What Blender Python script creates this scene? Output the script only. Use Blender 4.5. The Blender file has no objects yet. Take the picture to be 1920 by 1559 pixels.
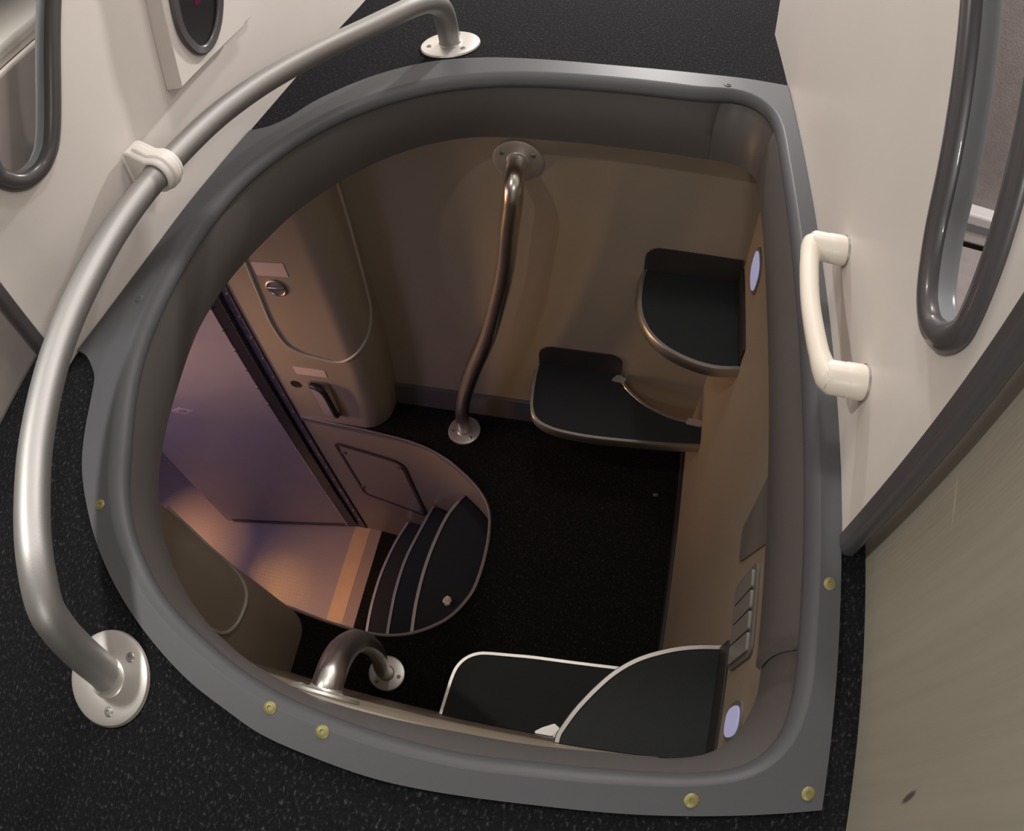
import bpy, bmesh, math, random
import numpy as np
from mathutils import Vector, Matrix
random.seed(4)
SC = bpy.context.scene
COL = SC.collection

# ------------------------------------------------------------------ camera
H = 0.55                                   # eye height above the upper floor (metres)
def _rot():
    p, r, y = np.radians([32.5, -6.7, 17.45])
    c, s = np.cos, np.sin
    rx = np.array([[1,0,0],[0,c(p),-s(p)],[0,s(p),c(p)]])
    rz = np.array([[c(r),-s(r),0],[s(r),c(r),0],[0,0,1]])
    ry = np.array([[c(y),-s(y),0],[s(y),c(y),0],[0,0,1]])
    return ry @ rx @ rz
cd = bpy.data.cameras.new('camera')
cam = bpy.data.objects.new('camera', cd); COL.objects.link(cam)
cd.type = 'PANO'
cd.panorama_type = 'FISHEYE_EQUISOLID'
cd.sensor_fit = 'HORIZONTAL'
cd.sensor_width = 36.0
cd.sensor_height = 36.0*1559/1920
cd.fisheye_lens = 36.0*1285/1920
cd.fisheye_fov = math.radians(200)
cd.clip_start = 0.01
cam.matrix_world = Matrix.Translation((0,0,H)) @ Matrix(_rot().tolist()).to_4x4()
SC.camera = cam

# ------------------------------------------------------------------ world, lights, exposure
w = bpy.data.worlds.new('world'); SC.world = w; w.use_nodes = True
w.node_tree.nodes['Background'].inputs[0].default_value = (0.8,0.85,1,1)
w.node_tree.nodes['Background'].inputs[1].default_value = 0.01
SC.view_settings.view_transform = 'Standard'
SC.view_settings.look = 'None'
SC.view_settings.gamma = 1
SC.view_settings.use_curve_mapping = False
SC.view_settings.exposure = 0.0
def area(name, loc, target, power, col, sx, sy=None, spread=180):
    l = bpy.data.lights.new(name, 'AREA'); o = bpy.data.objects.new(name, l); COL.objects.link(o)
    l.shape = 'RECTANGLE'; l.size = sx; l.size_y = sy or sx; l.energy = power; l.color = col
    l.spread = math.radians(spread)
    o.location = loc
    o.rotation_euler = (Vector(target)-Vector(loc)).to_track_quat('-Z','Y').to_euler()
    return o
area('lamp_ceiling', (-0.10,1.00,1.28), (-0.15,0.6,0), 4.8, (1.0,0.95,0.91), 0.10, 0.20)
area('lamp_aisle_far', (-0.02,2.25,0.75), (-0.4,0.6,0.2), 25.0, (1.0,0.95,0.92), 0.08, 0.08)
area('lamp_rear_low', (0.12,-0.50,0.62), (-0.1,0.6,0.0), 2.4, (1.0,0.96,0.93), 0.05, 0.05)
area('lamp_bunk_left', (-0.715,0.24,0.80), (-0.55,0.1,0), 5.0, (1.0,0.97,0.92), 0.05, 0.05)
area('fill_bunk_right', (0.72,0.46,1.0), (0.6,0.5,0), 7.0, (1.0,0.93,0.90), 0.2, 0.2)  # unseen fill light added to brighten the bunk interior
area('lamp_entry_violet', (-1.55,0.15,-0.30), (-1.40,0.60,-2.0), 5.4, (0.78,0.60,1.0), 0.30, 0.30)
area('lamp_entry_amber', (-1.95,0.66,-0.75), (-0.30,0.80,-0.75), 1.05, (1.0,0.54,0.20), 0.07, 0.60, 110)
area('lamp_entry_amber', (-1.95,0.48,-0.75), (-0.86,0.905,-0.72), 0.9, (1.0,0.60,0.30), 0.07, 0.40, 44)
area('lamp_entry_amber', (-1.60,0.22,-0.75), (-0.98,0.55,-1.99), 0.5, (1.0,0.50,0.16), 0.05, 0.05, 40)
area('lamp_entry_amber', (-1.95,0.20,-0.60), (-1.76,0.62,-1.99), 0.50, (1.0,0.50,0.22), 0.03, 0.03, 24)
area('lamp_entry_amber', (-1.30,0.05,-0.60), (-1.27,0.56,-1.99), 0.10, (1.0,0.50,0.08), 0.03, 0.03, 14)

# ------------------------------------------------------------------ materials
def mat(name, col, rough=0.5, metal=0.0, spec=0.5, noise=0.0, nscale=20, bump=0.0, bscale=200, coat=0.0, stretch=None):
    m = bpy.data.materials.new(name); m.use_nodes = True
    nt = m.node_tree; b = nt.nodes['Principled BSDF']
    b.inputs['Base Color'].default_value = (*col,1); b.inputs['Roughness'].default_value = rough
    b.inputs['Metallic'].default_value = metal; b.inputs['Specular IOR Level'].default_value = spec
    b.inputs['Coat Weight'].default_value = coat
    tc = nt.nodes.new('ShaderNodeTexCoord'); src = tc.outputs['Object']
    if stretch:
        mp = nt.nodes.new('ShaderNodeMapping'); mp.inputs['Scale'].default_value = stretch
        nt.links.new(src, mp.inputs['Vector']); src = mp.outputs['Vector']
    if noise:
        n = nt.nodes.new('ShaderNodeTexNoise'); n.inputs['Scale'].default_value = nscale; n.inputs['Detail'].default_value = 4
        nt.links.new(src, n.inputs['Vector'])
        r = nt.nodes.new('ShaderNodeValToRGB')
        r.color_ramp.elements[0].position = .3; r.color_ramp.elements[1].position = .7
        r.color_ramp.elements[0].color = (*[c*(1-noise) for c in col],1); r.color_ramp.elements[1].color = (*[c*(1+noise) for c in col],1)
        nt.links.new(n.outputs['Fac'], r.inputs['Fac']); nt.links.new(r.outputs['Color'], b.inputs['Base Color'])
    if bump:
        n2 = nt.nodes.new('ShaderNodeTexNoise'); n2.inputs['Scale'].default_value = bscale; n2.inputs['Detail'].default_value = 2
        nt.links.new(src, n2.inputs['Vector'])
        bp = nt.nodes.new('ShaderNodeBump'); bp.inputs['Strength'].default_value = bump; bp.inputs['Distance'].default_value = 0.002
        nt.links.new(n2.outputs['Fac'], bp.inputs['Height']); nt.links.new(bp.outputs['Normal'], b.inputs['Normal'])
    return m
def emis(name, col, s):
    m = mat(name, [c*.15 for c in col], 0.3); b = m.node_tree.nodes['Principled BSDF']
    b.inputs['Emission Color'].default_value = (*col,1); b.inputs['Emission Strength'].default_value = s
    return m
def carpet_mat(name, dark, light, amount=.62, scale=330):
    m = bpy.data.materials.new(name); m.use_nodes = True
    nt = m.node_tree; b = nt.nodes['Principled BSDF']
    b.inputs['Roughness'].default_value = 0.95; b.inputs['Specular IOR Level'].default_value = 0.15
    tc = nt.nodes.new('ShaderNodeTexCoord'); mp = nt.nodes.new('ShaderNodeMapping')
    mp.inputs['Scale'].default_value = (1,.55,1); nt.links.new(tc.outputs['Object'], mp.inputs['Vector'])
    n = nt.nodes.new('ShaderNodeTexNoise'); n.inputs['Scale'].default_value = scale; n.inputs['Detail'].default_value = 5; n.inputs['Roughness'].default_value = .7
    nt.links.new(mp.outputs['Vector'], n.inputs['Vector'])
    r = nt.nodes.new('ShaderNodeValToRGB'); e = r.color_ramp.elements
    e[0].position = .45; e[0].color = (*dark,1); e[1].position = amount+.13; e[1].color = (*light,1)
    k = r.color_ramp.elements.new(amount-.04); k.color = (*[d*1.5 for d in dark],1)
    nt.links.new(n.outputs['Fac'], r.inputs['Fac']); nt.links.new(r.outputs['Color'], b.inputs['Base Color'])
    bp = nt.nodes.new('ShaderNodeBump'); bp.inputs['Strength'].default_value = .9; bp.inputs['Distance'].default_value = .004
    nt.links.new(n.outputs['Fac'], bp.inputs['Height']); nt.links.new(bp.outputs['Normal'], b.inputs['Normal'])
    return m
M = dict(
 carpet=carpet_mat('black_carpet', (.0075,.0075,.009), (.10,.098,.107), .60, 300),
 carpet_low=carpet_mat('landing_carpet', (.006,.0055,.005), (.07,.062,.055), .61, 260),
 cream=mat('cream_wall', (.69,.645,.605), .42, noise=.02, nscale=5, bump=.03, bscale=900),
 cream_low=mat('cream_wall_dimmed', (.275,.228,.172), .45, noise=.03, nscale=6, bump=.05, bscale=700),  # darker cream: dim light of the lower level put into the colour
 panel=mat('bunk_panel', (.33,.305,.245), .5, noise=.05, nscale=14, bump=.12, bscale=60, stretch=(1,7,.4)),
 grey=mat('grey_plastic', (.074,.075,.081), .50, spec=.28, bump=.06, bscale=1200),
 coam=mat('coaming_plastic', (.092,.085,.082), .42, bump=.05, bscale=900),
 bezel=mat('bezel_grey', (.075,.071,.074), .30, coat=.25),
 reveal=mat('reveal_grey', (.22,.235,.245), .25),
 alu=mat('brushed_aluminium', (.36,.355,.345), .52, .80, bump=.05, bscale=500),
 alu_low=mat('satin_steel', (.60,.57,.53), .30, 1.0),
 flange=mat('flange_metal', (.66,.64,.60), .42, .85),
 trim=mat('metal_edging', (.50,.48,.45), .38, 1.0),
 white=mat('white_plastic', (.78,.72,.62), .38),
 clip=mat('clip_plastic', (.76,.72,.68), .4),
 screw=mat('brass_screw', (.23,.21,.085), .5, .4),
 screwhead=mat('steel_screw', (.30,.29,.27), .4, .8),
 dark=mat('dark_recess', (.012,.011,.011), .5),
 tread=mat('black_tread', (.017,.019,.020), .75, spec=.25, bump=.3, bscale=700),
 skirt=mat('black_skirting', (.026,.023,.021), .6, spec=.3),
 door=mat('door_laminate', (.30,.265,.275), .40, noise=.05, nscale=9),
 hinge=mat('hinge_strip', (.040,.034,.042), .35, .4),
 vinyl=mat('sill_strip', (.50,.36,.23), .5, noise=.04, nscale=30),
 vinyl2=mat('sill_strip_grey', (.26,.20,.18), .5),
 placard=mat('placard_film', (.50,.40,.37), .5),
 plate=mat('grey_plate', (.13,.12,.105), .5),
 glass=mat('dark_screen', (.010,.008,.010), .40),
 pink=emis('screen_glow', (.25,.02,.12), .15),
 lens=emis('lamp_lens', (.50,.48,.72), .55),
 btn=mat('switch_cap', (.17,.165,.15), .45),
 mattress=mat('bunk_upholstery', (.34,.30,.30), .8, noise=.08, nscale=60, bump=.3, bscale=500),
 white_ledge=mat('white_ledge', (.74,.72,.70), .5),
 hinge2=mat('hinge_strip_violet', (.085,.072,.105), .4, .3),
 bunkside=mat('bunk_side', (.52,.47,.44), .6, noise=.05, nscale=30),
 seal=mat('brown_seal', (.060,.040,.030), .6),
 scrap=mat('crumpled_paper', (.75,.70,.58), .7),
)
def scuff(m, cy, cz, ry, rz, tilt, dark, amt):
    nt = m.node_tree; b = nt.nodes['Principled BSDF']; src = b.inputs['Base Color'].links[0].from_socket
    tc = nt.nodes.new('ShaderNodeTexCoord'); mp = nt.nodes.new('ShaderNodeMapping'); mp.vector_type = 'TEXTURE'
    mp.inputs['Location'].default_value = (.243,cy,cz); mp.inputs['Rotation'].default_value = (tilt,0,0); mp.inputs['Scale'].default_value = (.05,ry,rz)
    nt.links.new(tc.outputs['Object'], mp.inputs['Vector'])
    g = nt.nodes.new('ShaderNodeTexGradient'); g.gradient_type = 'SPHERICAL'; nt.links.new(mp.outputs['Vector'], g.inputs['Vector'])
    r = nt.nodes.new('ShaderNodeMath'); r.operation = 'MULTIPLY'; r.use_clamp = True; r.inputs[1].default_value = amt; nt.links.new(g.outputs['Fac'], r.inputs[0])
    mx = nt.nodes.new('ShaderNodeMix'); mx.data_type = 'RGBA'; nt.links.new(r.outputs[0], mx.inputs['Factor'])
    nt.links.new(src, mx.inputs['A']); mx.inputs['B'].default_value = (*dark,1); nt.links.new(mx.outputs['Result'], b.inputs['Base Color'])
scuff(M['panel'], .015, .1065, .0035, .013, -.35, (.10,.075,.07), 2.2)
scuff(M['panel'], .215, .170, .022, .0012, .45, (.55,.50,.42), 1.5)
# door sill sheet: fine raised dot pattern
m = mat('dotted_vinyl', (.42,.36,.37), .38); nt = m.node_tree; b = nt.nodes['Principled BSDF']
tc = nt.nodes.new('ShaderNodeTexCoord'); v = nt.nodes.new('ShaderNodeTexVoronoi'); v.inputs['Scale'].default_value = 64; v.inputs['Randomness'].default_value = .15
nt.links.new(tc.outputs['Object'], v.inputs['Vector'])
r = nt.nodes.new('ShaderNodeValToRGB'); r.color_ramp.elements[0].position=.15; r.color_ramp.elements[1].position=.42
r.color_ramp.elements[0].color=(.56,.48,.50,1); r.color_ramp.elements[1].color=(.28,.24,.25,1)
nt.links.new(v.outputs['Distance'], r.inputs['Fac']); nt.links.new(r.outputs['Color'], b.inputs['Base Color'])
bp = nt.nodes.new('ShaderNodeBump'); bp.inputs['Strength'].default_value=.7; bp.inputs['Distance'].default_value=.003; bp.invert=True
nt.links.new(v.outputs['Distance'], bp.inputs['Height']); nt.links.new(bp.outputs['Normal'], b.inputs['Normal'])
M['dots'] = m

# ------------------------------------------------------------------ mesh helpers
def link(name, verts, faces, m, parent=None, smooth=True, ang=35):
    me = bpy.data.meshes.new(name); me.from_pydata([tuple(map(float,v)) for v in verts], [], faces); me.update()
    bm = bmesh.new(); bm.from_mesh(me)
    bmesh.ops.remove_doubles(bm, verts=bm.verts, dist=1e-6)
    bmesh.ops.recalc_face_normals(bm, faces=bm.faces); bm.to_mesh(me); bm.free()
    me.materials.append(m)
    if smooth:
        me.shade_smooth(); me.set_sharp_from_angle(angle=math.radians(ang))
    o = bpy.data.objects.new(name, me); COL.objects.link(o)
    if parent: o.parent = parent
    return o
def tag(o, label=None, cat=None, group=None, kind=None):
    if label: o['label'] = label
    if cat: o['category'] = cat
    if group: o['group'] = group
    if kind: o['kind'] = kind
    return o
def thing(name, label, cat, loc=(0,0,0), group=None):
    o = bpy.data.objects.new(name, None); COL.objects.link(o); o.empty_display_size = .02
    o.location = loc; tag(o, label, cat, group); o['base'] = 1; del o['base']
    return o
def settle(root, at):
    """put the Empty at the thing's base while the parts stay where they are"""
    at = Vector(at); root.location = at
    for c in root.children: c.location = c.location - at
def struct(o): o['kind'] = 'structure'; return o
def cr(P, n=8, closed=False):
    P = np.array(P, float); N = len(P); out = []
    for i in range(N if closed else N-1):
        p0,p1,p2,p3 = [P[(i+k)%N] if closed else P[min(max(i+k,0),N-1)] for k in (-1,0,1,2)]
        for t in np.arange(n)/n:
            out.append(.5*((2*p1)+(-p0+p2)*t+(2*p0-5*p1+4*p2-p3)*t*t+(-p0+3*p1-3*p2+p3)*t**3))
    if not closed: out.append(P[-1])
    return np.array(out)
def fillet(P, radii, n=8):
    """round the corners of a closed 2-D polygon"""
    out = []; N = len(P)
    for i in range(N):
        p = np.array(P[i],float); a = np.array(P[i-1],float)-p; c = np.array(P[(i+1)%N],float)-p
        r = radii[i] if hasattr(radii,'__len__') else radii
        if r <= 0: out.append(p); continue
        la,lc = np.linalg.norm(a),np.linalg.norm(c); a/=la; c/=lc
        half = math.acos(max(-1,min(1,a@c)))/2; d = min(r/math.tan(half), .49*la, .49*lc)
        r2 = d*math.tan(half); ctr = p+(a+c)/np.linalg.norm(a+c)*(r2/math.sin(half))
        v0 = p+a*d-ctr; v1 = p+c*d-ctr
        a0 = math.atan2(v0[1],v0[0]); a1 = math.atan2(v1[1],v1[0]); da = (a1-a0+math.pi)%(2*math.pi)-math.pi
        for k in range(n+1):
            t = a0+da*k/n; out.append(ctr+r2*np.array([math.cos(t),math.sin(t)]))
    return np.array(out)
def plate(name, outline, holes, fmap, thick, m, parent=None, cuts=(), ang=35, bev=0):
    """flat or bent sheet: 2-D outline with holes, fmap(u,v,w) -> xyz for w = 0 and w = thick"""
    bm = bmesh.new(); edges = []
    for loop in [outline]+list(holes):
        vs = [bm.verts.new((float(p[0]),float(p[1]),0)) for p in loop]
        edges += [bm.edges.new((vs[i],vs[(i+1)%len(vs)])) for i in range(len(vs))]
    bmesh.ops.triangle_fill(bm, use_beauty=True, edges=edges)
    for ax, val in cuts:
        no = (1,0,0) if ax == 'u' else (0,1,0); co = (val,0,0) if ax == 'u' else (0,val,0)
        bmesh.ops.bisect_plane(bm, geom=bm.verts[:]+bm.edges[:]+bm.faces[:], plane_co=co, plane_no=no)
    bm.verts.index_update(); n = len(bm.verts)
    uv = [(v.co.x,v.co.y) for v in bm.verts]
    V = [fmap(a,b,0) for a,b in uv]+[fmap(a,b,thick) for a,b in uv]
    F = []
    for f in bm.faces:
        ids = [v.index for v in f.verts]; F.append(ids); F.append([i+n for i in reversed(ids)])
    for e in bm.edges:
        if len(e.link_faces) == 1:
            a,b = e.verts[0].index,e.verts[1].index; F.append([a,b,b+n,a+n])
    bm.free()
    o = link(name, V, F, m, parent, ang=ang)
    if bev:
        md = o.modifiers.new('bevel','BEVEL'); md.width = bev; md.segments = 2; md.limit_method = 'ANGLE'; md.angle_limit = math.radians(50)
    return o
def prism(name, outline, z0, z1, m, parent=None, holes=(), bev=0, ang=35):
    return plate(name, outline, holes, lambda u,v,w: (u,v,z0+w), z1-z0, m, parent, ang=ang, bev=bev)
def box(name, lo, hi, m, parent=None, bev=0):
    return prism(name, [(lo[0],lo[1]),(hi[0],lo[1]),(hi[0],hi[1]),(lo[0],hi[1])], lo[2], hi[2], m, parent, bev=bev)
def frames(P, closed=False):
    P = np.array(P,float); N = len(P)
    T = np.array([(P[(i+1)%N]-P[i-1]) if closed else (P[min(i+1,N-1)]-P[max(i-1,0)]) for i in range(N)])
    T /= np.linalg.norm(T,axis=1)[:,None]
    n = np.cross(T[0],[0,0,1.]); 
    if np.linalg.norm(n) < 1e-3: n = np.cross(T[0],[0,1.,0])
    n /= np.linalg.norm(n); out = []
    for t in T:
        n = n-t*(n@t); n /= np.linalg.norm(n); out.append((t,n,np.cross(t,n)))
    return out
def tube(name, P, r, m, parent=None, n=20, closed=False, radii=None, squash=1.0):
    V = []; F = []; fr = frames(P, closed); N = len(P)
    for i,(p,(t,a,b)) in enumerate(zip(P,fr)):
        rr = radii[i] if radii is not None else r
        for k in range(n):
            q = 2*math.pi*k/n; V.append(np.array(p)+rr*(math.cos(q)*a+squash*math.sin(q)*b))
    for i in range(N if closed else N-1):
        j = (i+1)%N
        for k in range(n): F.append([i*n+k,i*n+(k+1)%n,j*n+(k+1)%n,j*n+k])
    if not closed: F += [list(range(n))[::-1], list(range((N-1)*n,N*n))]
    return link(name, V, F, m, parent, ang=50)
def ribbon(name, P, prof, m, parent=None, closed=False, ang=40):
    """sweep a closed 2-D profile (side offset, up) along a path that lies level; left of travel is +side"""
    P = np.array(P,float); N = len(P); V = []; F = []; n = len(prof)
    for i in range(N):
        t = (P[(i+1)%N]-P[i-1]) if closed else (P[min(i+1,N-1)]-P[max(i-1,0)])
        s = np.array([-t[1],t[0],0]); s /= np.linalg.norm(s)
        for a,b in prof: V.append(P[i]+s*a+np.array([0,0,b]))
    for i in range(N if closed else N-1):
        j = (i+1)%N
        for k in range(n): F.append([i*n+k,i*n+(k+1)%n,j*n+(k+1)%n,j*n+k])
    if not closed: F += [list(range(n)), list(range((N-1)*n,N*n))[::-1]]
    return link(name, V, F, m, parent, ang=ang)
def lathe(name, prof, origin, axis, m, parent=None, n=40, ang=35):
    axis = Vector(axis).normalized(); q = axis.to_track_quat('Z','Y'); V = []; F = []; k = len(prof)
    for i in range(n):
        a = 2*math.pi*i/n
        for r,h in prof: V.append(Vector(origin)+q@Vector((r*math.cos(a),r*math.sin(a),h)))
    for i in range(n):
        j = (i+1)%n
        for s in range(k-1): F.append([i*k+s,j*k+s,j*k+s+1,i*k+s+1])
    F.append([i*k for i in range(n)][::-1]); F.append([i*k+k-1 for i in range(n)])
    return link(name, V, F, m, parent, ang=ang)
def screw_head(name, loc, axis, r, m, parent):
    o = lathe(name, [(r*.98,-.002),(r,.0002),(r*.8,.0011),(r*.35,.0013),(r*.32,.0004),(r*.01,.0003)], loc, axis, m, parent, n=20)
    return o
def flange(parent, loc, axis, r, seed_ang, name='flange', nscrew=3, m=None):
    """round foot plate: bevelled disc with a welded neck and countersunk screws"""
    m = m or M['flange']
    o = lathe(name, [(r*.99,0),(r,.0015),(r*.97,.0045),(r*.88,.006),(.0215,.0063),(.0200,.0075),(.0191,.0105)], loc, axis, m, parent, n=56)
    ax = Vector(axis).normalized(); q = ax.to_track_quat('Z','Y')
    for k in range(nscrew):
        a = seed_ang+2*math.pi*k/nscrew
        p = Vector(loc)+q@Vector((r*.70*math.cos(a),r*.70*math.sin(a),.0064))
        screw_head('screw', p, ax, .0052, M['screwhead'], o)
    return o
def rounded(x0,y0,x1,y1,r,n=6): return fillet([(x0,y0),(x1,y0),(x1,y1),(x0,y1)], r, n)

# ------------------------------------------------------------------ hatch outlines (plan view, metres)
ZL = -1.1275
IN = [(.127,.9775),(.053,.9630),(-.073,.960),(-.200,.957),(-.285,.946),(-.367,.920),(-.443,.874),(-.510,.808),(-.562,.718),(-.5885,.624),(-.592,.500),(-.580,.390),(-.558,.311),(-.521,.229),(-.493,.174),(-.451,.1216),(-.393,.073),(-.315,.0374),(-.253,.0209),(-.200,.0148),(-.152,.0115),(-.085,.011),(-.021,.016),(.041,.020),(.1045,.0248),(.147,.0352),(.1725,.0625),(.1825,.1100),(.1835,.18),(.1830,.37),(.1825,.60),(.182,.80),(.1805,.905),(.165,.955)]
IN = cr([(x*.998, y+.010*max(0,min(1,(.14-y)/.10))) for x,y in IN], 8, True)
BOT = [(.098,.957),(-.02,.959),(-.17,.961),(-.303,.957),(-.389,.925),(-.453,.878),(-.508,.815),(-.555,.737),(-.582,.665),(-.600,.600),(-.609,.545),(-.610,.472),(-.596,.388),(-.581,.320),(-.564,.265),(-.548,.229),(-.520,.182),(-.488,.145),(-.443,.107),(-.398,.080),(-.365,.066),(-.329,.053),(-.266,.042),(-.217,.040),(-.112,.045),(-.032,.047),(.045,.052),(.109,.056),(.150,.072),(.174,.110),(.180,.16),(.180,.37),(.180,.60),(.180,.82),(.172,.915),(.145,.950)]
BOT = cr(BOT, 8, True)
CEN = np.array([-.2,.5]); NA = 300
def polar(L):
    d = L-CEN; a = np.arctan2(d[:,1],d[:,0]); r = np.hypot(d[:,0],d[:,1]); i = np.argsort(a); a=a[i]; r=r[i]
    A = np.linspace(-math.pi,math.pi,NA,endpoint=False)
    R = np.interp(A, np.concatenate([a-2*math.pi,a,a+2*math.pi]), np.concatenate([r,r,r]))
    return CEN+np.stack([R*np.cos(A),R*np.sin(A)],1)
INP, BOTP = polar(IN), polar(BOT)
def offset(L, d):
    N = len(L); T = np.array([L[(i+1)%N]-L[i-1] for i in range(N)]); T /= np.linalg.norm(T,axis=1)[:,None]
    return L+d*np.stack([T[:,1],-T[:,0]],1)          # counter-clockwise loop: outward
OUT_A = [(-.6340,.793),(-.640,.70),(-.647,.603),(-.6530,.501),(-.6655,.400),(-.678,.335)]
OUT_B = [(-.678,.335),(-.659,.331),(-.640,.320),(-.618,.300),(-.604,.270),(-.582,.217),(-.556,.173),(-.507,.119),(-.457,.078),(-.400,.043),(-.337,.014),(-.284,-.002),(-.244,-.012),(-.192,-.0165),(-.144,-.0187),(-.100,-.017),(-.0165,-.0105),(.0666,-.0055),(.153,.0017),(.2155,.008)]
OUT_C = [(.2155,.008),(.2155,.22),(.2155,.45),(.2155,.70),(.2150,.90),(.2137,1.036)]
OUT_D = [(.2137,1.036),(.1436,1.0345),(.053,1.026),(-.079,1.0195),(-.213,1.022),(-.304,1.020),(-.393,1.000),(-.474,.953),(-.543,.882),(-.574,.828),(-.600,.803),(-.6340,.793)]
OUT = np.concatenate([cr(OUT_A,6)[:-1],cr(OUT_B,6)[:-1],cr(OUT_C,6)[:-1],cr(OUT_D,6)[:-1]])

# ------------------------------------------------------------------ upper floor and room shell
HOLE = offset(INP, .030)
struct(prism('floor', [(-1.75,-1.4),(1.5,-1.4),(1.5,2.7),(-1.75,2.7)], -.03, 0, M['carpet'], holes=[HOLE]))
struct(box('ceiling', (-1.75,-1.4,1.45), (1.5,2.7,1.48), M['cream']))
struct(box('wall_front', (-1.75,2.67,0), (1.5,2.7,1.45), M['cream']))
struct(box('wall_back', (-1.75,-1.4,0), (1.5,-1.37,1.45), M['cream']))
struct(box('wall_left', (-1.75,-1.37,0), (-1.72,2.67,1.45), M['cream']))
struct(box('wall_right', (1.47,-1.37,0), (1.5,2.67,1.45), M['cream']))

# ------------------------------------------------------------------ partitions beside the hatch, each with a slanted window
def slot(P, n=6): return cr(P, n, True)
RW_OUT = slot([(.640,.780),(.540,.575),(.465,.418),(.414,.304),(.393,.257),(.370,.226),(.348,.211),(.322,.208),(.299,.220),(.285,.237),(.277,.255),(.276,.272),(.285,.312),(.300,.357),(.345,.480),(.400,.640),(.440,.770),(.480,.850),(.560,.885),(.630,.850)])
LW_OUT = slot([(.740,.720),(.640,.545),(.556,.396),(.499,.289),(.470,.244),(.450,.228),(.430,.2215),(.405,.225),(.387,.237),(.375,.253),(.368,.270),(.372,.300),(.400,.375),(.460,.510),(.530,.650),(.590,.745),(.660,.785),(.725,.765)])
def shrink(L, d):
    A = sum(L[i-1][0]*L[i][1]-L[i][0]*L[i-1][1] for i in range(len(L)))
    return offset(L, -d if A > 0 else d)
def window_trim(nm, L, fx, side, width, label_parent):
    """rounded rubber surround pressed into the opening: dark outer bead, pale inner return"""
    N = len(L); rings = []
    prof = [(.0,.000),(.000,.004),(.004,.0085),(.011,.0105),(.018,.0085),(.0215,.004),(.0225,-.002)]
    V=[];F=[]
    for o,h in prof:
        for (y,z) in shrink(L, o): V.append((fx(y)+side*h, y, z))
    for k in range(len(prof)-1):
        for i in range(N): F.append([k*N+i,k*N+(i+1)%N,(k+1)*N+(i+1)%N,(k+1)*N+i])
    a = link(nm, V, F, M['bezel'], None, ang=60); struct(a)
    V=[];F=[]
    prof2 = [(.0225,-.002),(.0230,-.008),(.0245,-.012),(.0250,-.0155),(.0240,-.0175),(.000,-.0175)]
    for o,h in prof2:
        for (y,z) in shrink(L, o): V.append((fx(y)+side*h, y, z))
    for k in range(len(prof2)-1):
        for i in range(N): F.append([k*N+i,k*N+(i+1)%N,(k+1)*N+(i+1)%N,(k+1)*N+i])
    link('inner_reveal', V, F, M['reveal'], a, ang=60)
    return a
# right partition: flat, hugging the hatch frame
RX = .2165
struct(plate('wall_partition_right', [(.245,0.0),(1.255,0.0),(1.265,0.0),(1.265,1.45),(.245,1.45)], [shrink(RW_OUT,.012)], lambda y,z,q: (RX+q,y,z), .014, M['cream']))
window_trim('window_1', RW_OUT, lambda y: RX, -1, .02, None)
# left partition: gently bowed in plan
LY = [-.2,.30,.335,.400,.501,.603,.70,.793,.935,1.16,1.45,1.9,2.7]; LXv = [-.70,-.684,-.680,-.667,-.6545,-.6485,-.6430,-.6390,-.6350,-.636,-.640,-.66,-.70]
_sp = cr(np.stack([LY,LXv],1), 10)
def lx(y): return float(np.interp(y, _sp[:,0], _sp[:,1]))
struct(plate('wall_partition_left', [(.30,0),(2.60,0),(2.60,1.45),(.30,1.45)], [shrink(LW_OUT,.012)], lambda y,z,q: (lx(y)-q,y,z), .014, M['cream'],
     cuts=[('u',y) for y in np.arange(.33,1.3,.04)]))
window_trim('window_2', LW_OUT, lx, 1, .02, None)
# rubber bumpers on the free edges of the partitions
def bumper(nm, x0, x1, y, m):
    # U-shaped strip wrapped round the near edge, swept up
    xs = x0-.003, x1+.003
    sec = fillet([(xs[0],y+.010),(xs[0],y-.008),(xs[1],y-.008),(xs[1],y+.010)], [0,.009,.009,0], 8)
    return struct(prism(nm, sec, .002, 1.448, m, ang=60))
bumper('trim_1', RX, RX+.014, .245, M['bezel'])
bumper('trim_2', lx(.30)-.014, lx(.30), .300, M['bezel'])

# bunk behind the right partition
struct(box('wall_bunk_right', (.243,-1.37,0), (.262,.262,1.45), M['panel']))
t = thing('bunk', 'grey upholstered bunk with white ledge seen through the right window', 'bunk')
box('mattress', (.275,.30,.0), (1.2,.6295,.0635), M['mattress'], t, .015)
box('end_panel', (.275,.655,.0), (1.2,.69,.60), M['mattress'], t, .004)
box('ledge', (.275,.630,.064), (1.2,.655,.110), M['white_ledge'], t, .004)
box('ledge_groove', (.275,.6288,.084), (1.2,.640,.096), M['reveal'], t)
settle(t, (.7,.45,0))
# bunk block behind the left partition
t = thing('bunk', 'low beige bunk block left of the hatch behind the left partition', 'bunk')
box('side_panel', (-1.25,-.9,0), (-.76,1.6,.340), M['bunkside'], t, .006)
box('mattress', (-1.24,-.88,.341), (-.775,1.58,.372), M['cream'], t, .012)
settle(t, (-1.0,.3,0))

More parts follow.
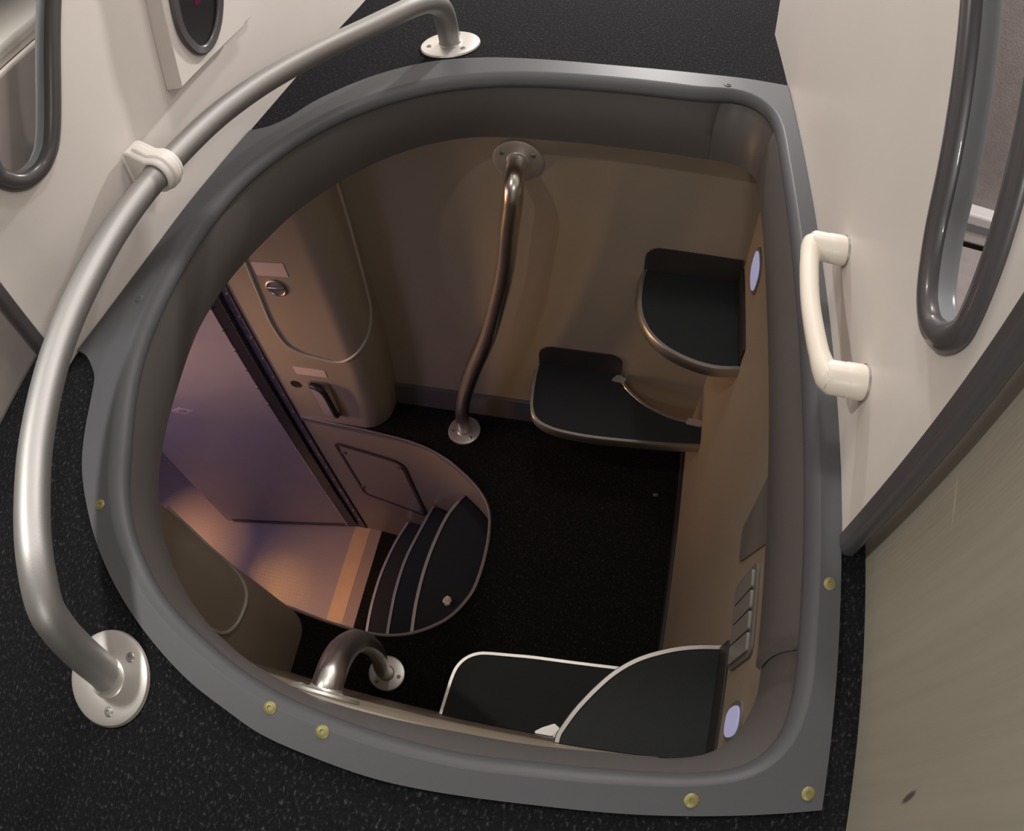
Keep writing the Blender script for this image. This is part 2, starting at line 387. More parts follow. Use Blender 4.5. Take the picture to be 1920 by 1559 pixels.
# ------------------------------------------------------------------ hatch frame: plate, rolled lip, coaming
t = thing('hatch_frame', 'grey D-shaped hatch surround with rolled lip let into the black carpet', 'hatch frame')
lip = [(.0200,.0060),(.0185,.0058),(.0150,.0046),(.0110,.0028),(.0070,.0004),(.0035,-.0030),(.0010,-.0075),(.0,-.0125),(.0012,-.0150),(.0048,-.0158),(.0050,-.0180)]
def voff(o):
    k = np.array([1-.42*min(1,max(0,(x-.02)/.14))-.30*min(1,max(0,(.20-y)/.15))*(1-min(1,max(0,(x-.02)/.14))) for x,y in INP])
    N = len(INP); T = np.array([INP[(i+1)%N]-INP[i-1] for i in range(N)]); T /= np.linalg.norm(T,axis=1)[:,None]
    return INP+(o*k)[:,None]*np.stack([T[:,1],-T[:,0]],1)
N = NA; V=[]; F=[]
for o_,z_ in lip:
    for (x,y) in voff(o_): V.append((x,y,z_))
for k in range(len(lip)-1):
    for i in range(N): F.append([k*N+i,k*N+(i+1)%N,(k+1)*N+(i+1)%N,(k+1)*N+i])
prism('surround_plate', OUT, 0.0005, .006, M['grey'], t, holes=[voff(.0200)])
link('rolled_lip', V, F, M['grey'], t, ang=70)
def coaming(a0, a1, inset, m):
    """part of the shaft wall between two plan angles (degrees about the hatch centre)"""
    A = np.degrees(np.linspace(-math.pi,math.pi,NA,endpoint=False))
    ids = [i for i in range(NA) if (A[i]-a0)%360 <= (a1-a0)%360]
    ids.sort(key=lambda i:(A[i]-a0)%360)
    top = offset(INP,.005-inset)[ids]; bot = offset(BOTP,.000-inset)[ids]; lev = 12; V=[];F=[]; n=len(ids)
    for inner in (0,1):
        for k in range(lev+1):
            s = k/lev; bul = .007*math.sin(math.pi*s)
            for q in range(n):
                p = top[q]*(1-s)+bot[q]*s; c = CEN-p; c = c/np.linalg.norm(c)
                p = p+c*(bul-(.006 if inner else 0)); V.append((p[0],p[1],-.0135-(.124-.0135)*s))
    for side in (0,1):
        o_ = side*(lev+1)*n
        for k in range(lev):
            for q in range(n-1): F.append([o_+k*n+q,o_+k*n+q+1,o_+(k+1)*n+q+1,o_+(k+1)*n+q])
    h = (lev+1)*n
    for q in range(n-1): F.append([q,q+1,h+q+1,h+q]); F.append([lev*n+q,lev*n+q+1,h+lev*n+q+1,h+lev*n+q])
    for k in range(lev): F.append([k*n,(k+1)*n,h+(k+1)*n,h+k*n]); F.append([k*n+n-1,(k+1)*n+n-1,h+(k+1)*n+n-1,h+k*n+n-1])
    link('coaming', V, F, m, t, ang=50)
coaming(57.0, 303, 0.0, M['coam'])
coaming(45.5, 58.2, -.0012, M['coam'])
coaming(-43.0, 47.0, .0050, M['coam'])
coaming(301.8, 318.4, -.0012, M['coam'])
for x,y in [(-.512,.149),(-.245,.0135),(-.194,.0075),(.104,.0105),(.201,.022),(.2045,.207),(-.618,.426),(.109,.999)]:
    screw_head('screw', (x,y,.0062), (0,0,1), .0062, M['screw'] if (x,y) not in ((-.618,.426),(.109,.999)) else M['grey'], t)
settle(t, (-.2,.5,0))

# ------------------------------------------------------------------ hand rail round the hatch
t = thing('handrail', 'satin aluminium tube handrail bending round the left of the hatch', 'handrail')
RAIL = [(-.4225,-.0155,.004),(-.4255,-.0120,.018),(-.4285,-.008,.036),(-.4315,-.002,.060),(-.434,.006,.084),(-.4385,.018,.104),(-.452,.044,.117),(-.472,.073,.1205),(-.496,.110,.121),(-.520,.151,.121),(-.547,.209,.121),(-.568,.266,.121),(-.585,.335,.121),(-.600,.435,.121),(-.600,.530,.121),(-.583,.650,.121),(-.555,.733,.121),(-.522,.795,.121),(-.485,.852,.121),(-.449,.903,.121),(-.418,.955,.121),(-.398,.992,.120),(-.383,1.019,.115),(-.372,1.040,.102),(-.3685,1.054,.080),(-.3695,1.065,.050),(-.371,1.073,.024),(-.372,1.077,.004)]
tube('rail_tube', cr(RAIL,6), .019, M['alu'], t, n=28)
flange(t, (-.4205,-.0175,.0005), (0,0,1), .0495, 2.0)
flange(t, (-.372,1.078,.0005), (0,0,1), .054, .4)
settle(t, (-.55,.45,0))
# plastic clip that holds the rail to the partition
t = thing('rail_clip', 'white plastic clip holding the handrail to the left partition', 'clip')
cy = .552; P = cr(RAIL,6); i0 = int(np.argmin(np.abs(P[:,1]-cy)+(P[:,2]<.1)*9)); c0 = P[i0]; tg = P[i0+1]-P[i0-1]; tg /= np.linalg.norm(tg)
sd = np.array([-tg[1],tg[0],0.])      # towards the wall
def saddle(nm, r0, r1, half, m):
    """collar round the tube with two feet against the wall"""
    sec = []
    for k in range(25):
        a = math.radians(-125+250*k/24); sec.append((-r1*math.cos(a), r1*math.sin(a)))
    wall = .046 if half > .01 else .038
    out = [(wall,.034),(wall-.012,.036)]+[(p[0],p[1]) for p in sec[::-1]][0:0]
    ring = [(wall,-.040),(wall-.010,-.040),(.010,-r1*.99)]+[(-r1*math.cos(math.radians(a)),r1*math.sin(math.radians(a))) for a in range(-80,81,10)]+[(.010,r1*.99),(wall-.010,.040),(wall,.040)]
    hole = [(r0*math.cos(2*math.pi*k/28),r0*math.sin(2*math.pi*k/28)) for k in range(28)]
    return plate(nm, ring, [hole], lambda u,v,w_: tuple(c0+sd*u+np.array([0,0,1.])*v+tg*(w_-half)), 2*half, m, t, ang=40, bev=.003)
saddle('clip_body', .0194, .0268, .015, M['clip'])
saddle('clip_collar', .0194, .0300, .007, M['clip'])
settle(t, tuple(c0))

# ------------------------------------------------------------------ white grab handle on the right partition
t = thing('grab_bar', 'white plastic grab handle on the right partition beside the hatch', 'handle')
hz = .080
for yy in (.545,.372):
    lathe('post', [(.0165,0),(.0168,.004),(.0165,.019),(.0162,.0195),(.0160,.020),(.0160,.036),(.0135,.040),(.004,.0415)], (RX-.0005,yy,hz), (-1,0,0), M['white'], t, n=36)
    lathe('post_ring', [(.0176,0),(.0176,.0016),(.0165,.0018)], (RX-.0003,yy,hz), (-1,0,0), M['trim'], t, n=36)
bar = cr([(RX-.033,.551,hz),(RX-.041,.535,hz),(RX-.046,.505,hz),(RX-.0485,.458,hz),(RX-.046,.412,hz),(RX-.041,.382,hz),(RX-.033,.364,hz)], 8)
rad = np.interp(np.linspace(0,1,len(bar)),[0,.08,.25,.5,.75,.92,1],[.0105,.0135,.0105,.0100,.0105,.0135,.0105])
tube('grip', bar, .011, M['white'], t, n=20, radii=rad)
settle(t, (RX,.458,hz))

# ------------------------------------------------------------------ display unit on the left partition
t = thing('wall_display', 'white wall unit with a dark rounded screen on the left partition', 'display')
ux = lambda y: lx(y)
b_out = fillet([(.667,.155),(.880,.155),(.915,.175),(.960,.62),(.720,.62)], [.004,.012,.01,.02,.02], 5)
plate('housing', [(.662,.176),(.845,.178),(.930,.62),(.735,.62)], [], lambda y,z,q: (-.645+q,y,z), .030, M['cream'], t, bev=.003)
plate('back_plate', [(.700,.174),(.882,.176),(.967,.64),(.760,.64)], [], lambda y,z,q: (-.652+q,y,z), .026, M['cream'], t, bev=.002)
SO = slot([(.690,.255),(.702,.215),(.720,.196),(.742,.192),(.765,.200),(.790,.222),(.812,.262),(.840,.350),(.855,.430),(.845,.480),(.800,.500),(.755,.480),(.722,.400),(.700,.320)])
plate('bezel', SO, [shrink(SO,.015)], lambda y,z,q: (-.6148+q,y,z), .007, M['bezel'], t, bev=.003)
plate('screen', shrink(SO,.0148), [], lambda y,z,q: (-.6148+q,y,z), .002, M['glass'], t)
plate('status_light', fillet([(.742,.268),(.757,.268),(.764,.290),(.749,.290)],.003), [], lambda y,z,q: (-.6128+q,y,z), .0005, M['pink'], t)
settle(t, (-.63,.8,.165))

# ------------------------------------------------------------------ landing below: floor, walls
TRIM = [(-.962,.9055),(-.856,.900),(-.712,.893),(-.591,.881),(-.504,.857),(-.413,.808),(-.347,.753),(-.314,.694),(-.302,.602),(-.306,.510),(-.321,.455),(-.357,.396),(-.416,.349),(-.480,.321),(-.551,.310),(-.627,.311),(-.706,.316),(-.790,.325)]
TRIMC = cr(TRIM, 6)
land = [tuple(p) for p in TRIMC]+[(-1.05,.330),(-1.05,-.02),(.260,-.02),(.260,1.08),(-.962,1.08)]
struct(prism('floor_landing', land, ZL-.02, ZL, M['carpet_low']))
tube_prof = [(-.0045,-.010),(.004,-.010),(.0055,-.002),(.0045,.0045),(.001,.0065),(-.003,.0055),(-.0045,.002)]
struct(ribbon('trim_3', np.c_[TRIMC, np.full(len(TRIMC),ZL)], tube_prof, M['trim']))
def wx(z): return float(np.interp(z,[-1.1275,-.80,-.47,-.13],[.184,.194,.208,.214]))
def wyn(z): return float(np.interp(z,[-1.1275,-.47,-.13],[.152,.080,.045]))
def sheet(nm, A, m, th=(0,0,0)):
    n = len(A); V = [tuple(p) for r in A for p in r]; k = len(A[0])
    V2 = [tuple(np.array(p)+np.array(th)) for p in V]; F=[]
    nv = len(V)
    for i in range(n-1):
        for j in range(k-1):
            q = [i*k+j,i*k+j+1,(i+1)*k+j+1,(i+1)*k+j]; F.append(q); F.append([x+nv for x in q[::-1]])
    def rim(a,b): F.append([a,b,b+nv,a+nv])
    for j in range(k-1): rim(j,j+1); rim((n-1)*k+j,(n-1)*k+j+1)
    for i in range(n-1): rim(i*k,(i+1)*k); rim(i*k+k-1,(i+1)*k+k-1)
    return struct(link(nm, V+V2, F, m))
zs = [-1.1275,-.95,-.80,-.63,-.47,-.30,-.13]
sheet('wall_landing_right', [[(wx(z),y,z) for z in zs] for y in (-.02,.5,1.03)], M['cream_low'], (.02,0,0))
sheet('wall_landing_near', [[(x,wyn(z),z) for z in zs] for x in (-.80,-.3,.25)], M['cream_low'], (0,-.02,0))
sheet('wall_landing_far', [[(x,1.02,z) for z in zs] for x in (-.98,-.3,.25)], M['cream_low'], (0,.02,0))
struct(prism('ceiling_landing', [(-2.45,-.55),(.26,-.55),(.26,1.44),(-2.45,1.44)], -.128, -.118, M['cream_low'], holes=[offset(BOTP,.012)]))
struct(box('baseboard_far', (-.68,1.008,ZL), (.184,1.02,-1.035), M['skirt'] if False else M['coam']))
struct(plate('baseboard_right', [(.14,ZL),(1.008,ZL),(1.008,ZL+.035),(.14,ZL+.035)], [], lambda y,z,q: (wx(z)-.008+q,y,z), .007, M['skirt']))

# ------------------------------------------------------------------ columns either side of the stair
def sxf(z): return float(np.interp(z,[-1.1275,-1.0,-.8,-.5,-.12],[-.674,-.655,-.638,-.633,-.635]))
def sxn(z): return float(np.interp(z,[-1.1275,-.8,-.12],[-.727,-.70,-.69]))
def fyn(z): return float(np.interp(z,[-1.1275,-.7,-.12],[.325,.302,.29]))
def loft(nm, rings, m, parent=None):
    n = len(rings[0]); V = [p for r in rings for p in r]; F = []
    for k in range(len(rings)-1):
        for i in range(n): F.append([k*n+i,k*n+(i+1)%n,(k+1)*n+(i+1)%n,(k+1)*n+i])
    F.append(list(range(n))[::-1]); F.append(list(range((len(rings)-1)*n,len(rings)*n)))
    return link(nm, V, F, m, parent, ang=50)
cz = np.linspace(ZL+.0005,-.129,16); R_ = .075
rings = []
for z in cz:
    s = sxf(z); a = [(s-R_+R_*math.cos(q),.905+R_+R_*math.sin(q),z) for q in np.linspace(-math.pi/2,0,12)]
    rings.append([(-.964,.905,z)]+a+[(s,1.0195,z),(-.964,1.0195,z)])
t = thing('column_cabinet', 'beige rounded column cabinet with access door beside the hinged entry door', 'cabinet')
loft('body', rings, M['cream_low'], t)
seam = [(-.862,.904,-.130),(-.866,.904,-.300),(-.872,.904,-.454),(-.879,.904,-.567),(-.884,.904,-.655),(-.874,.904,-.736),(-.850,.904,-.766),(-.815,.904,-.783),(-.740,.904,-.797),(-.697,.906,-.780),(-.661,.925,-.749),(-.641,.951,-.712),(-.635,.974,-.672),(-.633,.985,-.625),(-.632,.995,-.492),(-.633,1.002,-.385),(-.634,1.004,-.300),(-.634,1.004,-.150)]
tube('door_seam', cr(seam,6), .0042, mat('seam_bead',(.36,.33,.28),.45), t, n=10)
lat = lathe('latch', [(.027,-.001),(.028,.003),(.0245,.0045),(.0225,.0015),(.012,.0008),(.001,.0006)], (-.818,.9045,-.522), (0,-1,0), M['trim'], t, n=36)
box('latch_bar', (-.840,.8995,-.5265), (-.796,.9035,-.5175), M['alu_low'], lat, .0015)
def yplate(nm, pts, m, parent, th=.0012, y=.905): return plate(nm, pts, [], lambda x,z,q: (x,y-q,z), th, m, parent)
yplate('placard', rounded(-.858,-.481,-.770,-.436,.003), M['placard'], t)
yplate('placard', rounded(-.888,-.880,-.790,-.846,.003), M['placard'], t)
lathe('socket', [(.0165,-.001),(.0165,.0015),(.0135,.0018),(.012,.0006),(.001,.0005)], (-.910,.9048,-.936), (0,-1,0), M['dark'], t, n=28)
ho = fillet([(-.866,-1.075),(-.800,-1.075),(-.794,-.905),(-.866,-.905)],.016,6)
hn = plate('handle_recess', ho, [], lambda x,z,q: (x,.9048-q,z), .004, M['plate'], t, bev=.002)
plate('handle_flap', fillet([(-.858,-1.068),(-.826,-1.068),(-.826,-.925),(-.858,-.925)],.008,5), [], lambda x,z,q: (x,.9008-q,z), .006, M['door'], hn, bev=.002)
tube('pull', cr([(-.812,.899,-1.062),(-.809,.889,-1.05),(-.808,.886,-.99),(-.811,.886,-.935),(-.825,.888,-.916),(-.850,.893,-.913)],6), .0085, M['hinge'], hn, n=14)
settle(t, (-.8,.96,ZL))

rings = []
for z in np.linspace(ZL+.0005,-.129,16):
    s = sxn(z); f = fyn(z); a = [(s-R_+R_*math.cos(q),f-R_+R_*math.sin(q),z) for q in np.linspace(0,math.pi/2,12)]
    rings.append([(s,.0,z)]+a+[(-1.04,f,z),(-1.04,.0,z)])
t = thing('column_cabinet', 'beige rounded column with curved door seam on the near side of the stair', 'cabinet')
loft('body', rings, M['cream_low'], t)
tube('door_seam', cr([(-.735,.2905,-.40),(-.731,.288,-.50),(-.7255,.2845,-.568),(-.7255,.2845,-.643),(-.716,.2757,-.693),(-.704,.2567,-.715),(-.698,.230,-.724),(-.698,.196,-.722),(-.698,.168,-.707),(-.697,.147,-.677),(-.697,.139,-.632),(-.696,.137,-.50),(-.695,.136,-.30)],6), .0042, bpy.data.materials['seam_bead'], t, n=10)
settle(t, (-.85,.15,ZL))

# ------------------------------------------------------------------ stairwell down to the entry
ZE = -1.99
sw = [p for p in TRIMC]
V=[];F=[]; n=len(sw)
pin = np.array(sw)
T = np.gradient(pin,axis=0); T/= np.linalg.norm(T,axis=1)[:,None]; NO = np.stack([-T[:,1],T[:,0]],1)
for z in (ZL-.0105,ZE):
    for p in pin+NO*.001: V.append((p[0],p[1],z))
for z in (ZL-.0105,ZE):
    for p in pin+NO*.015: V.append((p[0],p[1],z))
for i in range(n-1):
    F += [[i,i+1,n+i+1,n+i],[2*n+i,3*n+i,3*n+i+1,2*n+i+1],[i,2*n+i,2*n+i+1,i+1],[n+i,n+i+1,3*n+i+1,3*n+i]]
F += [[0,n,3*n,2*n],[n-1,3*n-1,4*n-1,2*n-1]]
struct(link('wall_stairwell', V, F, M['cream_low']))
struct(prism('floor_entry', [(-2.45,-.55),(-1.018,-.55),(-1.018,1.44),(-2.45,1.44)], ZE-.02, ZE, M['dots']))
struct(prism('trim_4', [(-1.0175,-.3),(-.951,-.3),(-.949,.905),(-1.0175,.905)], ZE-.02, ZE+.002, M['vinyl']))
struct(prism('trim_5', [(-.9505,-.3),(-.899,-.3),(-.899,.905),(-.9485,.905)], ZE-.02, ZE+.001, M['vinyl2']))
struct(prism('floor_stair_foot', [(-.8985,-.3),(-.29,-.3),(-.29,.91),(-.8985,.91)], ZE-.02, ZE, M['carpet_low']))
struct(box('wall_entry_far', (-2.45,1.42,ZE), (-.965,1.44,-.128), M['cream_low']))
struct(box('wall_entry_left', (-2.45,-.55,ZE), (-2.43,1.42,-.128), M['cream_low']))
struct(box('wall_entry_jamb', (-.985,.9065,ZE), (-.9645,1.42,-.128), M['cream_low']))
struct(box('wall_entry_near', (-2.43,-.55,ZE), (-.80,-.53,-.128), M['cream_low']))
t = thing('staircase', 'three curved black stair treads with bright metal nosings below the landing', 'stairs')
A1 = [(-.437,.823),(-.470,.751),(-.488,.659),(-.496,.564),(-.494,.463),(-.484,.372),(-.478,.324)]
A2 = [(-.595,.8755),(-.619,.770),(-.638,.667),(-.642,.560),(-.636,.470),(-.629,.402),(-.621,.335)]
A3 = [(-.738,.887),(-.765,.793),(-.783,.669),(-.785,.555),(-.779,.470),(-.772,.420),(-.760,.335)]
TI = (pin-NO*.003)
def tread(arc, z0, z1, back):
    a = cr(arc,6)
    prism('tread', [tuple(p) for p in a]+back, z0, z1, M['tread'], t)
    ribbon('nosing', np.c_[a, np.full(len(a),z1)], [(.0005,-.018),(-.0045,-.018),(-.0055,.0),(-.004,.0035),(.005,.0035),(.006,.0012),(.0005,.0005)], M['trim'], t)
back1 = [tuple(p) for p in TI[::-1] if p[0] > -.470 and not (p[1] > .55 and p[0] < -.430)]
tread(A1, -1.558, -1.300, back1)
tread(A2, -1.788, -1.560, [(-.45,.335),(-.45,.83)])
tread(A3, ZE+.0005, -1.790, [(-.58,.335),(-.58,.872)])
settle(t, (-.55,.6,ZE))
t = thing('access_panel', 'beige access panel with dark rounded seal in the stairwell wall', 'panel')
AP = fillet([(-.884,-1.243),(-.650,-1.283),(-.640,-1.688),(-.872,-1.612)],[.02,.045,.014,.03],7)
# the stairwell wall here is the straight run of the landing edge
pa, pb = np.array([-.856,.900]), np.array([-.591,.881]); dn = (pb-pa)/np.linalg.norm(pb-pa); nn = np.array([dn[1],-dn[0]])
def onw(x,z,q):
    # follow the wall face in plan
    yy = float(np.interp(x, TRIMC[:60,0], TRIMC[:60,1])); return (x+nn[0]*q, yy-.0012+nn[1]*q, z)
cutx = [('u',x) for x in np.arange(-.88,-.63,.02)]
plate('seal', AP, [shrink(AP,.011)], onw, .0035, M['seal'], t, cuts=cutx)
plate('cover', shrink(AP,.0125), [], onw, .002, M['cream_low'], t, cuts=cutx)
for x,z in [(-.860,-1.300),(-.857,-1.545),(-.665,-1.32),(-.657,-1.640)]:
    plate('latch', rounded(x-.010,z-.008,x+.006,z+.008,.003), [], lambda a,b_,q: onw(a,b_,q+.002), .004, M['plate'], t)
settle(t, (-.76,.89,-1.65))

# ------------------------------------------------------------------ entry door standing open against the far wall
ha, hb = np.array([-.998,.896]), np.array([-1.600,.786]); dd = (hb-ha)/np.linalg.norm(hb-ha); dno = np.array([-dd[1],dd[0]])   # dno: towards the room
if dno[1] > 0: dno = -dno
def ond(s,z,q): p = ha+dd*s+dno*q; return (p[0],p[1],z)
Wd = float(np.linalg.norm(hb-ha))
d = plate('door_1', fillet([(.004,-1.962),(Wd,-1.962),(Wd,-.20),(.004,-.20)],.004,3), [], lambda s,z,q: ond(s,z,-.028+q), .028, M['door'], bev=.002); struct(d)
h = plate('hinge_leaf', [(.002,-1.958),(.040,-1.958),(.040,-.22),(.002,-.22)], [], ond, .0022, M['hinge'], d)
plate('hinge_edge', [(.040,-1.958),(.0435,-1.958),(.0435,-.22),(.040,-.22)], [], ond, .0030, M['alu_low'], d)
hj = plate('hinge_leaf_jamb', [(-.998,-1.985),(-.966,-1.985),(-.966,-.22),(-.998,-.22)], [], lambda x,z,q: (x,.9025-q,z), .0022, M['hinge2'], d)
for k in range(24):
    z = -1.945+k*.072
    tube('knuckle', [(-.9985,.8945,z),(-.9985,.8945,z+.032)], .0052, M['hinge'], d, n=12)
    tube('knuckle', [(-.9985,.8938,z+.036),(-.9985,.8938,z+.068)], .0045, M['alu_low'] if False else M['hinge'], d, n=12)
for k in range(20):
    z = -1.940+k*.0895
    p = ond(.0425,z,.0028); lathe('rivet', [(.0055,0),(.005,.002),(.002,.0034),(.0003,.0036)], p, (dno[0],dno[1],0), M['alu_low'], d, n=12)
    lathe('rivet', [(.0048,0),(.0044,.0018),(.0016,.0028),(.0003,.003)], (-.974,.9003,z+.045), (0,-1,0), M['alu_low'], d, n=12)
lk = plate('lock_plate', [(.375-.044,-1.074),(.375,-1.094),(.375+.044,-1.074),(.375,-1.054)], [[(.375+.015*math.cos(a),-1.074+.010*math.sin(a)) for a in np.linspace(0,2*math.pi,20,endpoint=False)]], ond, .0015, M['placard'], d)
plate('lock', [(.375+.0148*math.cos(a),-1.074+.0098*math.sin(a)) for a in np.linspace(0,2*math.pi,20,endpoint=False)], [], ond, .003, M['door'], lk)
plate('bottom_seal', [(.006,-1.966),(Wd-.03,-1.966),(Wd-.03,-1.940),(.006,-1.940)], [], ond, .0018, M['hinge'], d)

# ------------------------------------------------------------------ corner steps
def step(label, cat_out, edge, z, label_group, skirts, cut=None, tabs=()):
    t = thing('corner_step', label, 'step', group=label_group)
    prism('tread', cat_out, z-.019, z, M['tread'], t)
    for e in edge:
        e = cr(e,7)
        ribbon('edging', np.c_[e, np.full(len(e),z)], [(.0,-.026),(.0035,-.026),(.0045,-.023),(.0045,.0008),(.0032,.0024),(-.0030,.0024),(-.0038,.0012),(.0,.0004)], M['trim'], t)
    for s in skirts: s(t)
    for pts in tabs: prism('bracket', pts, z+.0004, z+.0034, M['flange'], t)
    xs = [p[0] for p in cat_out]; ys = [p[1] for p in cat_out]
    settle(t, ((min(xs)+max(xs))/2,(min(ys)+max(ys))/2,z-.02))
    return t
zu, zl_ = -.470, -.850
def back_skirt(x0,x1,z0,z1,r,r2=0): return lambda t: plate('back_skirting', fillet([(x0,z0),(x1,z0),(x1,z1),(x0,z1)],[.0,0,r2,r],8), [], lambda x,z,q: (x,1.0195-q,z), .004, M['skirt'], t)
def side_skirt(y0,y1,z0,z1,r0,r1): return lambda t: plate('side_skirting', fillet([(y0,z0),(y1,z0),(y1,z1),(y0,z1)],[0,0,r1,r0],6), [], lambda y,z,q: (wx(z)-.0005-q,y,z), .004, M['skirt'], t)
up = [(.208,.7945),(.170,.7885),(.138,.790),(.105,.798),(.072,.812),(.048,.829),(.028,.851),(.013,.880),(.005,.910),(.002,.945),(.003,.985),(.008,1.0185)]
upc = cr(up,7)
step('upper black quarter-round corner step on the far wall below the hatch', [tuple(p) for p in upc]+[(.2075,1.0185)], [up[::-1][::-1]], zu, None,
     [back_skirt(.003,.203,zu+.0005,zu+.066,.055), side_skirt(.80,1.014,zu+.0005,zu+.050,.004,.004)])
lo_ = [(.1925,.842),(.120,.834),(.047,.829),(-.020,.825),(-.081,.8235),(-.130,.826),(-.165,.831),(-.195,.842),(-.215,.860),(-.226,.890),(-.231,.935),(-.233,.985),(-.232,1.0185)]
cu = [(-.022,1.0185),(-.014,.994),(-.001,.974),(.020,.955),(.045,.937),(.072,.924),(.105,.912),(.140,.905),(.1925,.902)]
step('lower black L-shaped corner step with curved cut-out on the far wall', [tuple(p) for p in cr(lo_,7)]+[tuple(p) for p in cr(cu,7)], [lo_, cu], zl_, None,
     [back_skirt(-.231,-.020,zl_+.0005,zl_+.072,.045,.05)],
     tabs=[fillet([(-.045,.992),(-.012,.988),(-.006,1.004),(-.030,1.012)],.004,4), fillet([(.150,.896),(.1915,.892),(.1915,.912),(.158,.913)],.004,4)])
nu = [(-.016,wyn(zu)+.0012),(-.0150,.094),(-.009,.110),(.000,.130),(.010,.148),(.027,.174),(.047,.199),(.072,.221),(.099,.2365),(.135,.2505),(.170,.2585),(.2075,.2625)]
step('upper black quarter-round corner step on the near wall beside the switch panel', [tuple(p) for p in cr(nu,7)]+[(.2075,wyn(zu)+.0012)], [nu], zu, None,
     [side_skirt(wyn(zu)+.003,.262,zu+.0005,zu+.056,.004,.004)])
nl = [(-.264,wyn(zl_)+.0012),(-.262,.160),(-.259,.205),(-.253,.232),(-.240,.252),(-.222,.265),(-.200,.2715),(-.150,.277),(-.100,.2815),(-.020,.2845),(.057,.287),(.120,.2885),(.1925,.290)]
nc = [(.1925,.222),(.140,.219),(.105,.212),(.072,.201),(.045,.189),(.020,.171),(.000,.153),(-.018,.137),(-.032,wyn(zl_)+.0012)]
step('lower black corner step on the near wall, partly under the quarter-round step', [tuple(p) for p in cr(nl,7)]+[tuple(p) for p in cr(nc,7)], [nl, nc], zl_, None, [],
     tabs=[fillet([(-.075,.123),(-.035,.123),(-.020,.141),(-.034,.150),(-.056,.138)],.003,4)])

# ------------------------------------------------------------------ lower grab rails
t = thing('grab_rail', 'curved steel grab rail rising from the landing to the far wall', 'grab rail')
P1 = [(-.250,1.012,-.216),(-.249,.995,-.216),(-.247,.972,-.218),(-.246,.955,-.228),(-.2465,.947,-.248),(-.250,.946,-.276),(-.259,.946,-.331),(-.274,.946,-.436),(-.296,.946,-.537),(-.334,.946,-.680),(-.379,.946,-.807),(-.419,.946,-.934),(-.436,.946,-1.010),(-.443,.946,-1.060),(-.445,.946,-1.115)]
tube('rail_tube', cr(P1,6), .0188, M['alu_low'], t, n=24)
flange(t, (-.250,1.0195,-.216), (0,-1,0), .049, .5, 'flange')
flange(t, (-.445,.946,ZL+.0003), (0,0,1), .0475, .3, 'flange')
settle(t, (-.445,.946,ZL))
t = thing('grab_rail', 'curved steel grab rail rising from the landing to the near wall', 'grab rail')
P2 = [(-.474,.218,-1.115),(-.473,.218,-1.07),(-.451,.226,-.95),(-.420,.218,-.80),(-.381,.197,-.62),(-.343,.168,-.45),(-.314,.136,-.33),(-.294,.107,-.255),(-.284,.084,-.222),(-.281,.068,-.212),(-.281,.058,-.210)]
tube('rail_tube', cr(P2,6), .0188, M['alu_low'], t, n=24)
flange(t, (-.281,wyn(-.212)+.0005,-.212), (0,1,.10), .042, .5, 'flange')
flange(t, (-.474,.218,ZL+.0003), (0,0,1), .0475, 1.0, 'flange')
settle(t, (-.474,.218,ZL))

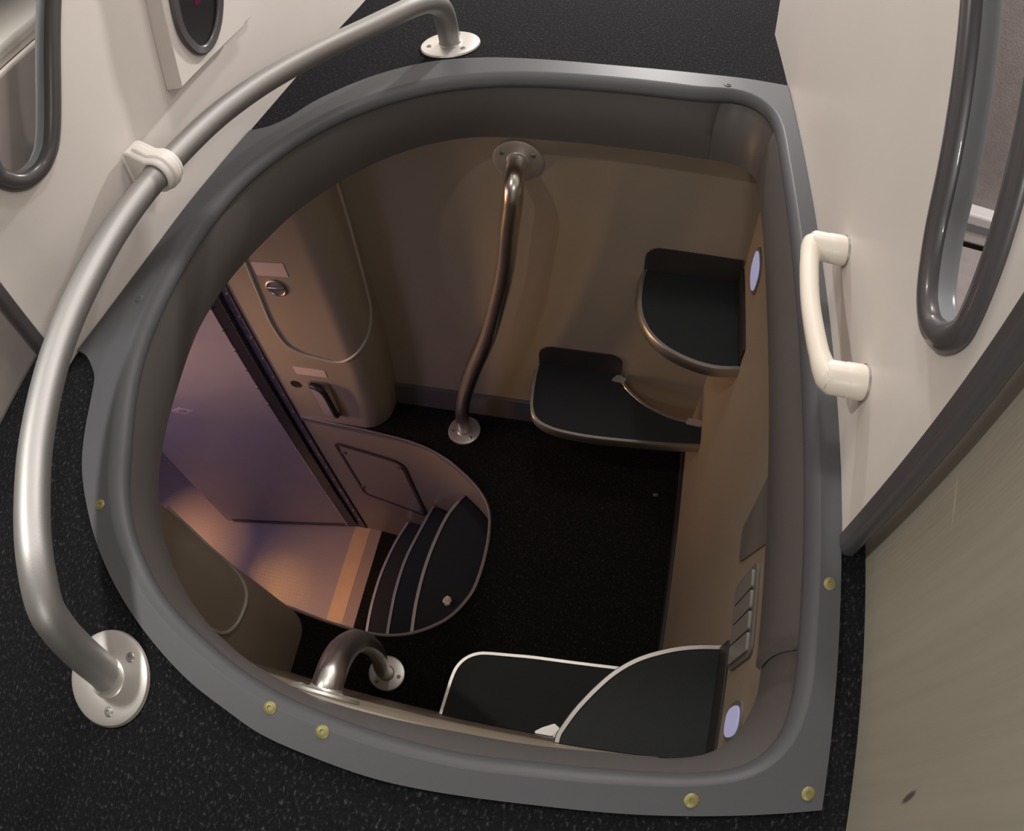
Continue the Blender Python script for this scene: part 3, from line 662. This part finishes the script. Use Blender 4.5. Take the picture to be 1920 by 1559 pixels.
# ------------------------------------------------------------------ fittings on the right wall under the coaming
def rwall(y,z,q): return (wx(z)-q,y,z)
def oval(y,z,a,b,n=28): return [(y+a*math.copysign(abs(math.cos(t_))**.75,math.cos(t_)), z+b*math.copysign(abs(math.sin(t_))**.75,math.sin(t_))) for t_ in np.linspace(0,2*math.pi,n,endpoint=False)]
def lamp(label, y, z, a, b):
    t = thing('courtesy_lamp', label, 'lamp')
    plate('bezel', oval(y,z,a+.007,b+.007), [], lambda u,v,q: rwall(u,v,q+.0002), .003, M['plate'], t)
    plate('lens', oval(y,z,a,b), [], lambda u,v,q: rwall(u,v,q+.003), .003, M['lens'], t, bev=.001)
    settle(t, (wx(z),y,z))
lamp('lit oval courtesy lamp on the right wall near the far corner', .905, -.318, .034, .034)
lamp('lit oval courtesy lamp on the right wall near the near corner', .128, -.335, .021, .033)
t = thing('switch_panel', 'grey panel of four switches on the right wall above the near step', 'switch panel')
SP = fillet([(.208,-.398),(.340,-.398),(.340,-.282),(.208,-.282)],.016,6)
plate('bezel', SP, [], lambda u,v,q: rwall(u,v,q+.0002), .004, M['plate'], t, bev=.0015)
for k in range(4):
    y0 = .216+k*.0295
    plate('switch', rounded(y0,-.386,y0+.0265,-.294,.004), [], lambda u,v,q: rwall(u,v,q+.0042), .004, M['btn'], t, bev=.001)
settle(t, (wx(-.34),.27,-.34))
o = plate('blank_plate', fillet([(.352,-.255),(.380,-.402),(.432,-.395),(.452,-.255)],[.0,.010,.022,0],6), [], lambda u,v,q: rwall(u,v,q+.0002), .0025, M['plate'])
tag(o, 'plain grey plate on the right wall behind the switch panel', 'plate')

# ------------------------------------------------------------------ litter
random.seed(11); bm = bmesh.new(); bmesh.ops.create_icosphere(bm, subdivisions=3, radius=.011)
for v in bm.verts:
    k = .65+.6*random.random(); v.co = Vector((v.co.x*k*1.05, v.co.y*k*1.25, v.co.z*k*.6))
zmin = min(v.co.z for v in bm.verts)
me = bpy.data.meshes.new('paper_scrap'); bm.to_mesh(me); bm.free(); me.materials.append(M['scrap'])
o = bpy.data.objects.new('paper_scrap', me); COL.objects.link(o); o.location = (-.406,.485,-1.300-zmin+.0004)
tag(o, 'crumpled pale paper scrap lying on the top curved stair tread', 'litter')
random.seed(5); bm = bmesh.new(); bmesh.ops.create_icosphere(bm, subdivisions=2, radius=.006)
for v in bm.verts:
    k = .7+.5*random.random(); v.co = Vector((v.co.x*k*1.4, v.co.y*k*.8, v.co.z*k*.6))
zmin = min(v.co.z for v in bm.verts)
me = bpy.data.meshes.new('lint'); bm.to_mesh(me); bm.free(); me.materials.append(M['plate'])
o = bpy.data.objects.new('lint', me); COL.objects.link(o); o.location = (.118,.832,ZL-zmin+.0004)
tag(o, 'small grey lint fleck on the landing carpet by the right wall', 'litter')
